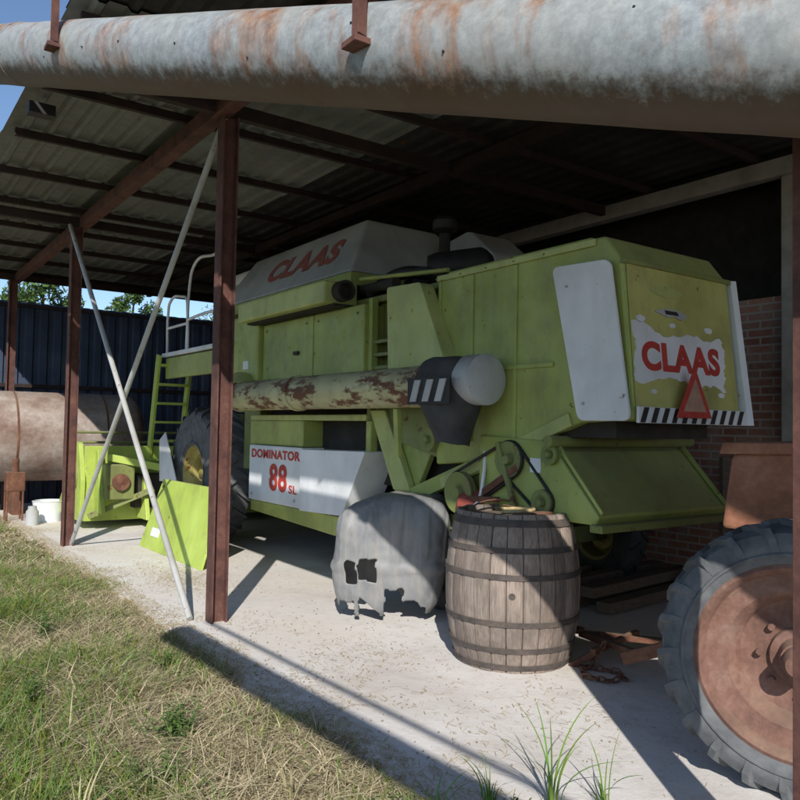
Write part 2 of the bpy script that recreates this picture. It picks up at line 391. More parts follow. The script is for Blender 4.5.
for (px,pz,r) in ((4.02,2.26,.03),(4.35,2.24,.022),(4.75,2.24,.03),(4.1,1.80,.02),(4.84,1.80,.025)):
    rearplate('paint_flake',[(px+r*(1+.4*noise.noise((t*2,px,0)))*math.cos(t)*1.5,pz+r*.7*(1+.5*noise.noise((t*2,px,3)))*math.sin(t)) for t in np.linspace(0,2*math.pi,15)[:-1]],.0135,m_white)
text('rear_lettering','CLAAS',.84,.19,(4.0,ry(1.93)-.017,1.93),(1,0,0),(0,.0995,.995),m_red,cb,.003,.045)
rearplate('emblem_oval',[(4.15+.17*math.cos(t)+.16,2.46+.035*math.sin(t)) for t in np.linspace(0,2*math.pi,24)[:-1]],.0125,m_green2)  # oval of faded green above the emblem
rearplate('emblem',[(4.17,2.32),(4.28,2.35),(4.42,2.345),(4.52,2.32),(4.45,2.28),(4.38,2.30),(4.30,2.29)],.016,m_grey)
rearplate('emblem_mark',[(4.27,2.335),(4.40,2.335),(4.42,2.31),(4.28,2.31)],.018,m_dark)
box('hazard_board',(3.9,2.965,1.60),(5.08,2.985,1.70),m_white,cb,.003)
x=3.91
while x<5.0:
    mk('hazard_stripe',[(x,2.962,1.603),(x+.05,2.962,1.603),(x+.09,2.962,1.697),(x+.04,2.962,1.697)],[(0,1,2,3)],m_black,cb); x+=.105
def tri(name,r,y,mat):
    cx,cz=4.43,1.75
    pts=[(cx+r*math.sin(t),cz+r*math.cos(t)) for t in (0,2*math.pi/3,4*math.pi/3)]
    hull(name,[(p[0],y,p[1]) for p in pts],[(p[0],y+.006,p[1]) for p in pts],mat,cb,0)
tri('triangle_border',.22,2.935,m_red); tri('triangle_centre',.14,2.930,simple('dull_orange',(.48,.28,.20),.5,.3))
def rounded(pts,r=.05,n=5):
    out=[]; L=len(pts)
    for i in range(L):
        p=Vector(pts[i]);a=Vector(pts[i-1]);b2=Vector(pts[(i+1)%L])
        u=(a-p).normalized()*r; w=(b2-p).normalized()*r
        for k in range(n+1):
            t=k/n; out.append(tuple((p+u)*(1-t)**2+p*2*t*(1-t)+(p+w)*t*t))
    return out
wp=rounded([(3.64,2.65),(3.15,2.63),(2.985,1.61),(3.40,1.61)],.06)
prismX('side_wing',wp,3.84,3.865,m_white,cb,.006)
for p in ((3.5,2.5),(3.35,1.72)): rod('wing_bolt',(3.83,p[0],p[1]),(3.88,p[0],p[1]),.010,m_grey,cb,8)
hull('side_wing_far',[(5.07,3.5,2.65),(5.07,3.08,2.63),(5.08,2.95,1.6),(5.08,3.3,1.6)],[(5.10,3.5,2.65),(5.11,3.06,2.63),(5.125,2.93,1.6),(5.11,3.3,1.6)],m_white,cb,.004)
prismX('leaning_cover',rounded([(5.50,2.76),(5.02,2.74),(4.66,2.02),(5.46,2.0)],.03,3),3.76,3.90,m_green2,cb,.012)
prismX('mid_lower',[(4.95,1.3),(5.9,1.5),(5.9,1.95),(4.95,2.0)],3.93,4.2,m_greend,cb)
box('mid_back',(4.1,4.95,1.9),(4.2,6.1,2.75),m_greend,cb)
for z in (2.08,2.2,2.32): box('recess_slat',(3.95,5.5,z),(4.08,6.02,z+.03),m_greend,cb,.003)
box('recess_post',(3.93,5.98,1.5),(4.0,6.04,2.75),m_green,cb,.004)
box('recess_pipe',(3.98,5.75,2.2),(4.05,5.8,2.75),m_black,cb,.004)
box('side_panel_a',(3.88,6.04,1.98),(4.2,7.0,2.70),m_green,cb,.015)
box('side_panel_b',(3.88,7.02,1.98),(4.2,8.2,2.70),m_green,cb,.015)
box('side_panel_c',(3.82,8.22,2.05),(4.3,9.0,2.85),m_green,cb,.02)
box('panel_handle',(3.85,7.3,2.3),(3.88,7.4,2.34),m_black,cb,.004)
box('side_panel_trim',(3.86,6.04,1.95),(3.95,8.2,1.985),m_greend,cb,.004)
for y in (6.15,6.9,7.15,8.1):
    for z in (2.05,2.62): rod('panel_bolt',(3.868,y,z),(3.884,y,z),.012,m_greend,cb,6)
box('ledge',(3.62,6.35,2.72),(4.0,8.35,2.94),m_green2,cb,.02)
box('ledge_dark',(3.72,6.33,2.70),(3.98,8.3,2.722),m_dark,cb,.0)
lathe('ledge_end_tube',[(0,.10),(.12,.10),(.12,.075),(.03,.07)],(3.80,6.35,2.84),(0,-1,0),m_dark,cb,24)
box('sticker',(3.812,8.45,2.2),(3.82,8.6,2.3),m_white,cb,.001)
shou=[(4.02,6.52,3.1),(5.98,6.52,3.1),(5.98,9.95,3.1),(4.02,9.95,3.1)]
base=[(4.0,6.5,2.96),(6.0,6.5,2.96),(6.0,10.0,2.96),(4.0,10.0,2.96)]
top=[(4.42,6.85,3.76),(5.35,6.85,3.76),(5.35,9.6,3.76),(4.42,9.6,3.76)]
hull('grain_tank_base',base,shou,m_green,cb,.01)
mk('grain_tank',[(p[0],p[1],p[2]+.002) for p in shou]+top,[(0,1,2,3),(4,5,6,7),(0,1,5,4),(1,2,6,5),(2,3,7,6),(3,0,4,7)],m_grey,cb,.03)
sl=Vector((.40,0,.66)).normalized()
text('tank_lettering','CLAAS',1.7,.34,Vector((4.02,8.75,3.1))+sl*.22,(0,-1,0),sl,m_redf,cb,.003,.045,.008)
prismX('engine_cowl',rounded([(5.7,2.9),(6.5,2.9),(6.5,3.55),(6.1,3.62),(5.7,3.3)],.08),5.2,5.75,m_grey,cb,.02)
box('deck',(4.0,4.95,2.72),(5.6,6.5,2.78),m_greend,cb)
box('engine_block',(4.5,5.3,2.78),(5.3,6.3,3.05),m_dark,cb,.03)
lathe('air_filter',[(0,.0),(0,.13),(.08,.15),(.5,.15),(.55,.12),(.6,.06)],(4.3,5.6,3.0),(.8,-.5,.15),m_black,cb,24)
tube('intake_hose',[(4.1,6.3,2.85),(4.2,5.9,3.0),(4.4,5.6,3.0),(4.6,5.4,3.15)],.06,m_black,cb)
rod('exhaust',(4.62,5.78,2.8),(4.62,5.78,3.45),.055,m_dark,cb,20)
lathe('exhaust_cap',[(0,.06),(.04,.12),(.12,.12),(.16,.08),(.17,.0)],(4.62,5.78,3.42),(0,0,1),m_black,cb,24)
rod('aux_pipe',(4.1,6.4,2.9),(4.0,5.7,2.86),.05,m_dark,cb)
tube('deck_hose',[(4.05,5.0,2.82),(4.1,5.5,2.95),(4.3,6.0,2.85)],.03,m_black,cb)
rod('deck_rail',(4.0,4.95,2.86),(4.0,6.3,2.98),.02,m_green,cb)
lathe('unloading_tube',[(0,.165),(3.9,.165)],(3.66,8.35,1.87),(0,-1,0),m_cream,cb,40)
for a in (8.3,6.9,4.75): lathe('tube_clamp',[(0,.165),(0,.18),(.05,.18),(.05,.165)],(3.66,a,1.87),(0,-1,0),m_cream,cb,32)
lathe('tube_elbow',[(0,.19),(.25,.2),(.3,.16)],(3.66,8.3,1.87),(.3,.6,.35),m_green,cb,30)
lathe('spout_disc',[(0,.18),(.03,.185),(.2,.185),(.22,.14),(.225,0)],(3.68,4.30,1.90),(0,-1,0),m_grey,cb,36)
def cloth(name,secs,mat):
    vs=[];fs=[];n=len(secs[0])
    for s in secs: vs+=s
    for j in range(len(secs)-1):
        for i in range(n): fs.append((j*n+i,j*n+(i+1)%n,(j+1)*n+(i+1)%n,(j+1)*n+i))
    o=mk(name,vs,fs,mat,cb,0,True); m=o.modifiers.new('s','SUBSURF'); m.levels=m.render_levels=2; return o
secs=[]
for (z,cy,wy,cx,wx) in ((2.07,4.48,.20,3.66,.13),(2.04,4.48,.30,3.66,.2),(1.90,4.48,.31,3.65,.215),(1.74,4.47,.29,3.65,.21),(1.62,4.45,.22,3.64,.18),(1.50,4.43,.15,3.64,.13),(1.43,4.42,.13,3.64,.12)):
    ring=[]
    for i in range(16):
        t=2*math.pi*i/16; k=1+.16*noise.noise((math.cos(t)*2.5,math.sin(t)*2.5,z*5))
        ring.append((cx+wx*k*math.cos(t),cy+wy*k*math.sin(t),z+.03*noise.noise((t,z*3,1))))
    secs.append(ring)
cloth('spout_rubber',secs,m_rub)
for i in range(3):
    y0=4.68-i*.15
    hull('spout_stripe',[(3.425,y0,1.74),(3.425,y0-.07,1.74),(3.425,y0-.13,1.90),(3.425,y0-.06,1.90)],[(3.435,y0,1.74),(3.435,y0-.07,1.74),(3.435,y0-.13,1.90),(3.435,y0-.06,1.90)],m_grey,cb,0)
hull('spout_plate',[(3.436,4.72,1.72),(3.436,4.22,1.72),(3.436,4.22,1.92),(3.436,4.72,1.92)],[(3.442,4.72,1.72),(3.442,4.22,1.72),(3.442,4.22,1.92),(3.442,4.72,1.92)],m_black,cb,0)
beam('tube_rest',(3.7,5.2,1.3),(3.68,5.2,1.70),.04,.06,m_green,cb)
box('lower_green_top',(3.86,7.15,1.32),(4.2,8.45,1.60),m_green,cb,.015)
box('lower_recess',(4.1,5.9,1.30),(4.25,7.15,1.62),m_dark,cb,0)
box('lower_recess_lip',(3.86,5.95,1.60),(4.2,8.45,1.66),m_green2,cb,.01)
box('lower_recess_post',(3.87,5.88,1.3),(3.95,5.96,1.6),m_green,cb,.01)
box('white_panel',(3.83,7.12,.68),(4.2,8.40,1.315),m_white,cb,.015)
prismX('white_toolbox',rounded([(7.09,1.30),(5.86,1.32),(6.25,.70),(7.09,.67)],.03,3),3.80,4.2,m_white,cb,.012)
prismX('under_skirt',[(8.42,.67),(6.35,.67),(6.1,.52),(6.5,.48),(8.42,.55)],3.87,4.3,m_green,cb,.01)
text('model_name','DOMINATOR',1.18,.10,(3.829,8.32,1.17),(0,-1,0),(0,0,1),m_red,cb,.003,.035)
text('model_number','88',.42,.30,(3.829,7.85,.82),(0,-1,0),(0,0,1),m_red,cb,.003,.03)
text('model_suffix','SL',.18,.09,(3.829,7.38,.82),(0,-1,0),(0,0,1),m_red,cb,.003,.02)
for y in (8.3,7.25):
    rod('panel_latch',(3.82,y,.75),(3.84,y,.75),.018,m_grey,cb,10)
prismX('side_shield',[(5.8,1.3),(5.2,1.75),(4.9,1.7),(5.35,.95),(5.6,.9)],3.98,4.04,m_green,cb)
prismX('side_shield_b',[(5.95,1.7),(5.7,1.7),(5.3,1.0),(5.55,1.0)],3.90,3.97,m_green2,cb)
beam('frame_diagonal',(3.95,6.3,.62),(3.95,4.2,1.36),.07,.12,m_green,cb)
beam('frame_diagonal_b',(3.93,4.9,1.1),(3.9,3.5,1.62),.04,.09,m_green2,cb)
beam('frame_lower',(4.0,6.5,.62),(4.0,3.6,.92),.08,.12,m_greend,cb)
hull('grain_pan_side',[(3.97,4.9,1.2),(3.97,4.0,1.4),(3.97,3.6,1.15),(3.97,4.6,.82)],[(4.05,4.9,1.2),(4.05,4.0,1.4),(4.05,3.6,1.15),(4.05,4.6,.82)],m_greend,cb,.01)
for (y,z,r) in ((4.05,1.33,.13),(3.72,1.05,.09),(4.6,1.05,.16),(5.0,1.45,.1),(3.65,1.38,.07)):
    lathe('pulley',[(0,r),(.02,r),(.03,r-.03),(.04,r),(.06,r),(.06,r*.6),(.04,r*.3),(.08,r*.25),(.08,0)],(3.90,y,z),(-1,0,0),m_greend,cb,32)
def belt(a,ra,b2,rb,x):
    pts=[]
    A=Vector(a);B=Vector(b2);d=(B-A).normalized();ang=math.atan2(d.y,d.x)
    for t in np.linspace(math.pi/2,3*math.pi/2,10): pts.append((x,A.x+ra*math.cos(ang+t),A.y+ra*math.sin(ang+t)))
    for t in np.linspace(-math.pi/2,math.pi/2,10): pts.append((x,B.x+rb*math.cos(ang+t),B.y+rb*math.sin(ang+t)))
    o=tube('belt',pts,.012,m_black,cb); o.data.splines[0].use_cyclic_u=True
    for p in o.data.splines[0].bezier_points: p.handle_left_type=p.handle_right_type='VECTOR'
belt((4.05,1.33),.13,(4.6,1.05),.16,3.86); belt((4.05,1.33),.13,(3.72,1.05),.09,3.87)
beam('tension_arm',(3.85,4.35,1.05),(3.85,3.95,1.28),.03,.05,m_rust,cb)
beam('tension_arm_b',(3.84,3.95,.95),(3.84,4.15,1.45),.03,.04,m_greend,cb)
prismX('straw_chopper',[(3.28,.94),(3.25,1.0),(3.62,1.40),(3.75,1.48),(4.4,1.50),(4.4,.95)],3.88,5.32,m_green,cb,.015)
for x in (3.90,5.28): hull('chopper_rib',[(x,3.25,1.01),(x+.02,3.25,1.01),(x+.02,3.62,1.42),(x,3.62,1.42)],[(x,3.235,1.03),(x+.02,3.235,1.03),(x+.02,3.605,1.44),(x,3.605,1.44)],m_green,cb,0)
rod('chopper_shaft',(3.8,3.62,1.47),(5.4,3.62,1.47),.04,m_greend,cb)
box('chopper_lip',(3.85,3.2,.90),(5.36,3.30,.95),m_greend,cb,.008)
box('hood_painted_shade',(3.98,3.2,1.50),(4.98,4.3,1.61),m_dark,cb,0)  # dark slab standing in for the shade beneath the hood
box('chopper_sticker',(3.868,3.75,1.25),(3.878,3.85,1.35),m_white,cb,.001)
beam('rear_axle',(4.2,5.25,.52),(6.3,5.25,.52),.14,.16,m_greend,cb)
m_rimy=paint('yellow_rim_paint',(.42,.34,.08),.7,.4)
wheel('rear_near',(4.22,5.2,.50),.48,.30,.25,cb,m_rub,m_rimy,-1,18,.025)
wheel('rear_far',(6.25,5.2,.50),.48,.30,.25,cb,m_rub,m_rimy,1,18,.025)
wheel('front_near',(3.97,9.95,.87),.86,.52,.38,cb,m_rubd,m_rimy,-1,22,.045)
wheel('front_far',(6.5,9.95,.87),.86,.52,.38,cb,m_rub,m_rimy,1,22,.045)
beam('front_axle',(4.2,9.95,.83),(6.5,9.95,.83),.2,.22,m_greend,cb)
box('belly',(4.4,4.6,.75),(5.8,9.8,1.1),m_dark,cb,.02)
box('fuel_side',(4.0,8.5,1.0),(4.4,8.95,1.9),m_greend,cb,.02)
tube('white_hose',[(3.9,4.35,1.42),(3.86,4.32,1.2),(3.84,4.36,1.0),(3.87,4.5,.95)],.014,m_white,cb)
box('platform',(3.75,8.9,2.52),(4.7,11.4,2.58),m_white,cb,.01)
box('platform_side',(3.78,9.0,2.2),(3.84,11.3,2.50),m_green,cb,.01)
box('cab_body',(4.7,10.1,2.0),(6.3,11.4,3.6),m_glass,cb,.04)
box('cab_roof',(4.6,10.0,3.6),(6.4,11.5,3.78),m_white,cb,.05)
for x,y in ((4.68,10.08),(4.68,11.4)): box('cab_pillar',(x-.03,y-.04,2.0),(x+.03,y+.04,3.6),m_green,cb,.01)
def rail(pts): tube('handrail',pts,.02,m_white,cb)
rail([(3.8,11.3,2.56),(3.8,11.3,3.2),(3.8,11.25,3.32),(3.8,10.7,3.35),(3.8,10.55,3.3),(3.8,10.5,3.15),(3.8,10.5,2.56)])
rail([(3.8,10.45,2.58),(3.8,10.45,3.4),(3.8,10.3,3.72),(3.8,9.6,3.76),(3.8,9.2,3.7),(3.8,9.1,3.5),(3.8,9.1,2.6)])
rail([(3.8,10.45,3.0),(3.8,9.8,3.02),(3.8,9.1,3.0)])
rail([(3.8,11.3,2.95),(3.8,10.9,2.95),(3.8,10.5,2.95)])
for x in (3.68,4.16): beam('ladder_side',(x,11.75,.55),(x,11.3,2.55),.04,.14,m_bright,cb)
for i in range(7):
    z=.70+i*.28; y=11.75-.225*(z-.55); box('ladder_step',(3.70,y-.12,z),(4.14,y+.08,z+.035),m_bright,cb,.004)
prismX('ladder_box',[(11.2,.9),(11.75,.9),(11.6,1.7),(11.1,1.7)],4.2,4.5,m_greend,cb,.01)
prismX('feeder_house',[(10.4,1.7),(11.9,1.0),(11.9,.3),(10.2,.9)],4.5,5.8,m_green,cb,.02)
wp=rounded([(11.6,.12),(11.55,.7),(11.75,1.25),(12.1,1.25),(12.45,.7),(13.1,.15)],.06)
prismX('header_end',wp,2.70,2.76,m_bright,cb,.01)
prismX('header_end_far',wp,6.9,6.96,m_bright,cb,.01)
box('header_back',(2.76,11.6,.12),(6.9,11.68,1.2),m_bright,cb,.01)
box('header_floor',(2.76,11.68,.12),(6.9,12.9,.18),m_bright,cb,.01)
lathe('header_auger',[(0,.22),(4.1,.22)],(2.77,12.1,.5),(1,0,0),m_bright,cb,24)
for i in range(5):
    t=2*math.pi*i/5; rod('reel_bar',(2.8,12.6+.45*math.cos(t),1.0+.4*math.sin(t)),(6.8,12.6+.45*math.cos(t),1.0+.4*math.sin(t)),.02,m_greend,cb,10)
prismX('header_bracket',[(11.2,.25),(11.6,.25),(11.6,1.1),(11.5,1.15),(11.35,.6)],2.9,2.96,m_bright,cb,.008)
prismX('header_bracket_b',[(11.1,.15),(11.6,.15),(11.6,.9),(11.3,.75)],3.5,3.56,m_bright,cb,.008)
box('header_drive_box',(2.95,11.2,.45),(3.35,11.6,.95),m_greend,cb,.02)
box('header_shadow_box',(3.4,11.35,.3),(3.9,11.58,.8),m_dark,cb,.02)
beam('header_arm',(3.0,11.3,1.05),(3.7,11.0,.9),.06,.1,m_bright,cb)
beam('header_arm_b',(2.8,11.5,.2),(3.6,11.1,.6),.05,.08,m_greend,cb)
lathe('header_pulley',[(0,.2),(.05,.2),(.05,.05),(.08,0)],(2.70,11.95,.75),(-1,0,0),m_greend,cb,28)
lathe('header_pulley_b',[(0,.12),(.05,.12),(.05,.05),(.08,0)],(3.15,11.2,.7),(0,-1,0),m_rust,cb,28)
hull('white_side_sheet_b',[(3.62,10.95,.72),(3.62,10.25,.76),(3.62,10.75,1.42),(3.62,11.0,1.3)],[(3.63,10.95,.72),(3.63,10.25,.76),(3.63,10.75,1.42),(3.63,11.0,1.3)],m_white,cb,0)

gp=empty('leaning_green_panel',(3.1,8.8,0))
hull('panel',[(3.02,9.85,.0),(3.06,7.85,.0),(3.30,7.85,.84),(3.26,9.7,.84)],[(3.045,9.85,.0),(3.085,7.85,.0),(3.325,7.85,.84),(3.285,9.7,.84)],m_bright,gp,.004)
def pl(y,z,o):
    return (3.02+.01*(9.85-y)/1+.286*z-o, y, z)
hull('panel_label',[pl(9.55,.16,.008),pl(9.3,.16,.008),pl(9.3,.26,.008),pl(9.55,.26,.008)],[pl(9.55,.16,-.01),pl(9.3,.16,-.01),pl(9.3,.26,-.01),pl(9.55,.26,-.01)],m_white,gp,0)
for y in (8.0,9.6): rod('panel_hook',pl(y,.75,.02),pl(y,.75,-.01),.02,m_greend,gp,8)

# ------------------------------------------------------------ broken plastic cover
bm=bmesh.new(); bmesh.ops.create_cube(bm,size=2); bmesh.ops.subdivide_edges(bm,edges=bm.edges[:],cuts=63,use_grid_fill=True)
for v in bm.verts:
    p=v.co.copy(); q=5.0
    nrm=(abs(p.x)**q+abs(p.y)**q+abs(p.z)**q)**(1/q); v.co=p/nrm
dele=[]
def inrect(x,z,a,b_,c,d,k=.03,s=0):
    w=k*noise.noise((x*6+s,z*6,2)); return a+w<x<b_+w and c+w<z<d-w
for f in bm.faces:
    c=f.calc_center_median(); x,z=c.x,c.z
    if z<-.93: dele.append(f); continue
    cut=-.74+.14*math.sin(x*6+c.y*2+.6)+.10*noise.noise((x*5,c.y*5,0))
    if c.y<-.5:
        if inrect(x,z,-.74,-.53,-.36,-.04): dele.append(f); continue
        if inrect(x,z,-.50,-.20,-.33,.02,.04,5): dele.append(f); continue
        if inrect(x,z,-.02,.30,-1,-.42,.06,9): dele.append(f); continue
        if -.12<x<-.04: cut=-.92
        if -.6<x<-.5: cut=-.9
    if z<cut: dele.append(f)
bmesh.ops.delete(bm,geom=list(set(dele)),context='FACES')
def sst(a,b_,x): t=min(1,max(0,(x-a)/(b_-a))); return t*t*(3-2*t)
for v in bm.verts:
    p=v.co
    s=1-.10*sst(.0,-1,p.z)
    rb=sst(.2,.6,math.sin(p.x*14))*sst(-.12,.05,p.z)*.028
    band=.035*sst(.10,.03,abs(p.z+.12))
    k=1+rb+band+.05*noise.noise(p*1.8)+.012*noise.noise(p*7)
    left=.10*sst(.3,1,p.z)*sst(0,-1,p.x)
    v.co=Vector((p.x*.46*s*k+.03*p.z,p.y*.34*s*k,(p.z*(.50-left)+.50)+.03*noise.noise(p*2.5)))
me=D.meshes.new('plastic_cover'); bm.to_mesh(me); bm.free()
po=D.objects.new('plastic_cover',me); col.objects.link(po); me.materials.append(m_plast)
me.polygons.foreach_set('use_smooth',[True]*len(me.polygons))
po.location=(3.68,5.23,.0); po.rotation_euler=(0,0,math.radians(-40))
s=po.modifiers.new('sm','SMOOTH'); s.iterations=3; s.factor=.5
s=po.modifiers.new('s','SOLIDIFY'); s.thickness=.010
# ------------------------------------------------------------ barrel
ba=empty('wooden_barrel',(3.72,3.86,0)); BX,BY=3.72,3.86
ns=26; HB=1.0
def br(z):
    t=(z/HB-.5)*2; return .375+.078*(1-t*t)
vs=[];fs=[];cl=[]
zs=np.linspace(0,HB,15)
for si in range(ns):
    t0=2*math.pi*si/ns; w=2*math.pi/ns; j=random.uniform(-.004,.005)
    c0=random.choice([(.36,.28,.23),(.31,.25,.205),(.40,.32,.265),(.27,.21,.175),(.35,.29,.25)])
    b0=len(vs)
    for z in zs:
        for f,dr in ((0,-.014),(.05,0),(.35,.003),(.65,.003),(.95,0),(1,-.014)):
            r=br(z)+dr+j; t=t0+f*w; vs.append((BX+r*math.cos(t),BY+r*math.sin(t),z+j)); cl.append((*c0,1))
    for k in range(14):
        for q in range(5): a=b0+k*6+q; fs.append((a,a+1,a+7,a+6))
    b1=len(vs)
    for f in (0.03,.97):
        t=t0+f*w
        for r,z in ((br(HB)+j-.002,HB+j),(br(HB)-.03,HB+j),(br(HB)-.03,HB-.05)):
            vs.append((BX+r*math.cos(t),BY+r*math.sin(t),z)); cl.append((*c0,1))
    fs.append((b1,b1+1,b1+4,b1+3)); fs.append((b1+1,b1+2,b1+5,b1+4))
o=mk('staves',vs,fs,m_stave,ba); a=o.data.color_attributes.new('col','FLOAT_COLOR','POINT'); a.data.foreach_set('color',np.array(cl,dtype=np.float32).ravel())
m_lid=simple('barrel_lid',(.16,.12,.09),.9,.4,6,.5,.01,(2,20,1))
lathe('lid',[(0,0),(0,.355)],(BX,BY,HB-.045),(0,0,1),m_lid,ba,40,caps=False)
lathe('bottom',[(0,0),(0,.355)],(BX,BY,.03),(0,0,1),m_lid,ba,40,caps=False)
m_hoop=rustmat('hoop_steel',(.05,.042,.038),(.095,.078,.068),(.15,.11,.09),12)
for z,h in ((.02,.035),(.13,.035),(.30,.035),(.60,.035),(.76,.035),(.92,.045)):
    lathe('hoop',[(0,br(z)+.001),(0,br(z)+.009),(h,br(z+h)+.009),(h,br(z+h)+.001)],(BX,BY,z),(.012*random.uniform(-1,1),.012*random.uniform(-1,1),1),m_hoop,ba,72,caps=False)
lathe('bung',[(0,.022),(.008,.022),(.008,0)],(BX-.31,BY-.325,.5),(-.7,-.7,0),m_hoop,ba,14)
tube('old_rope',[(BX-.2,BY-.1,1.0),(BX-.1,BY-.2,1.01),(BX+.05,BY-.15,1.01),(BX+.1,BY,1.0),(BX-.05,BY+.05,1.0),(BX-.18,BY,1.01)],.012,m_straw,ba)
box('lid_board',(BX-.2,BY-.28,.965),(BX+.1,BY-.2,1.005),m_rust,ba)
tube('wire_coil',[(BX-.25,BY+.1,.98),(BX-.1,BY+.25,1.02),(BX+.1,BY+.2,1.04),(BX+.15,BY+.05,1.0),(BX,BY+.1,1.02)],.006,m_rust,ba)
rp_=empty('rusty_plough_part',(3.95,4.45,0))
beam('shank',(3.95,4.6,.0),(3.90,4.45,1.02),.06,.08,m_rust,rp_)
lathe('disc',[(0,.13),(.03,.11),(.045,.02)],(3.86,4.45,.98),(-.7,-.3,.5),simple('dull_red',(.24,.05,.035),.7,.4),rp_,24)
beam('bar',(3.9,4.75,1.0),(3.8,4.1,1.04),.04,.04,m_rust,rp_)

# ------------------------------------------------------------ tractor (rusty)
tr=empty('rusty_tractor',(3.42,1.74,0))
wheel('rear_wheel',(3.42,1.74,.575),.572,.34,.41,tr,m_rubd,m_rustrim,-1,22,.026)
wheel('rear_wheel_far',(5.1,1.74,.575),.572,.34,.41,tr,m_rubd,m_rustrim,1,22,.026)
lathe('hub_cap',[(0,.065),(.08,.06),(.10,.045),(.10,0)],(3.34,1.74,.575),(-1,0,0),m_rustrim,tr,20)
beam('axle',(3.5,1.74,.575),(5.1,1.74,.575),.14,.14,m_rust,tr)
prismX('body_box',rounded([(2.14,1.06),(2.09,1.44),(1.2,1.50),(.2,1.45),(.2,1.0)],.03,3),3.84,4.9,m_rustor,tr,.015)
prismX('body_lip',[(2.15,1.44),(2.13,1.50),(.2,1.53),(.2,1.48)],3.81,4.96,m_rustor,tr,.008)
box('body_batten_b',(3.815,1.3,1.08),(3.84,1.35,1.43),m_rust,tr,.004)
prismX('seat_support',[(2.0,.6),(2.0,1.06),(1.2,1.06),(1.2,.5)],4.05,4.7,m_rust,tr,.01)
box('chassis',(4.0,-1.6,.55),(4.6,2.0,.85),m_rust,tr,.02)
box('hood',(3.98,-1.8,.85),(4.62,.2,1.35),m_rustor,tr,.05)
wheel('front_wheel',(3.7,-1.3,.36),.35,.18,.2,tr,m_rubd,m_rustrim,-1,16,.012)
wheel('front_wheel_far',(4.9,-1.3,.36),.35,.18,.2,tr,m_rubd,m_rustrim,1,16,.012)
beam('front_axle',(3.7,-1.3,.4),(4.9,-1.3,.4),.08,.08,m_rust,tr)
beam('lift_arm',(4.0,2.0,.55),(4.05,2.7,.25),.05,.07,m_rust,tr)
tr.rotation_euler=(0,0,math.radians(22))
hc=empty('rusty_hitch',(4.3,3.5,0))
beam('hitch_bar_a',(4.05,3.1,.16),(4.30,3.75,.10),.05,.04,m_rust,hc)
beam('hitch_bar_b',(4.6,3.2,.12),(4.30,3.75,.10),.05,.04,m_rust,hc)
beam('hitch_cross',(3.95,3.35,.12),(4.6,3.5,.12),.04,.04,m_rust,hc)
lathe('hitch_ring',[(0,.06),(.03,.06),(.03,.03),(0,.03)],(4.30,3.80,.10),(0,0,1),m_rust,hc,20,caps=False)
beam('hitch_tine',(4.35,3.6,.12),(4.6,3.9,.02),.05,.04,m_rust,hc)
beam('hitch_leg',(4.0,3.35,.12),(3.92,3.5,.0),.05,.04,m_rust,hc)
ch=empty('rusty_chain',(4.0,3.4,0))
def ell_link(c,d,k):
    d=Vector(d).normalized(); s=d.cross(Vector((0,0,1))).normalized()
    u=(s if k%2 else (s*.3+Vector((0,0,1))).normalized())
    pts=[Vector(c)+d*(.032*math.cos(t))+u*(.018*math.sin(t)) for t in np.linspace(0,2*math.pi,9)[:-1]]
    o=tube('link',pts,.007,m_rust,ch); o.data.splines[0].use_cyclic_u=True
path=[Vector(p) for p in ((4.05,3.35,.14),(3.98,3.38,.04),(3.85,3.35,.02),(3.78,3.25,.02),(3.83,3.12,.02),(3.95,3.1,.02),(4.02,3.22,.02),(3.9,3.45,.02))]
k=0
for a,b2 in zip(path[:-1],path[1:]):
    n=max(1,int((b2-a).length/.045))
    for i in range(n): ell_link(a.lerp(b2,i/n),b2-a,k); k+=1

# ------------------------------------------------------------ old storage tank & small things
tk=empty('rusty_storage_tank',(2.5,14.6,0))
m_tank=rustmat('tank_rusty_grey',(.16,.09,.06),(.34,.27,.23),(.48,.43,.39),1.6)
lathe('tank_shell',[(0,0),(.03,.45),(.1,.65),(.2,.74),(.25,.76),(4.2,.76),(4.25,.74),(4.35,.65),(4.42,.45),(4.45,0)],(-.1,14.4,1.28),(1,0,0),m_tank,tk,56,caps=False)
for x in (.7,2.2,3.6):
    lathe('tank_band',[(0,.76),(0,.77),(.03,.77),(.03,.76)],(x,14.4,1.28),(1,0,0),m_rust,tk,48,caps=False)
    prismX('cradle',[(13.9,0),(14.9,0),(14.8,.62),(14.4,.5),(14.0,.62)],x,x+.12,m_rust,tk)
bk=empty('white_bucket',(2.5,12.9,0))
lathe('bucket_body',[(0,0),(0,.19),(.3,.23),(.31,.24),(.32,.22),(.05,.18)],(2.55,12.9,0),(0,0,1),m_white,bk,28,caps=False)
st=empty('rusty_stove',(2.1,13.3,0))
box('stove_body',(1.98,13.1,.45),(2.25,13.35,.75),m_rust,st,.02)
for x,y in ((2.0,13.12),(2.22,13.12),(2.0,13.33),(2.22,13.33)): rod('leg',(x,y,0),(x,y,.46),.015,m_rust,st,8)
rod('flue',(2.12,13.22,.75),(2.12,13.22,.95),.05,m_rust,st)
jar=empty('glass_jar',(2.2,12.4,0)); lathe('jar_body',[(0,0),(0,.09),(.2,.09),(.24,.06),(.28,.06),(.28,0)],(2.25,12.5,0),(0,0,1),m_grey,jar,20,caps=False)
jk=empty('timber_pile',(5.3,4.2,0))
m_wood=simple('old_timber',(.16,.12,.085),.9,.35,5,.4,.006,(3,12,12))
for i in range(6):
    y=4.3+.17*i; beam('timber',(5.2,y,.06+.1*(i%2)),(6.9,y+.2,.06+.1*(i%2)),.14,.09,m_wood,jk)
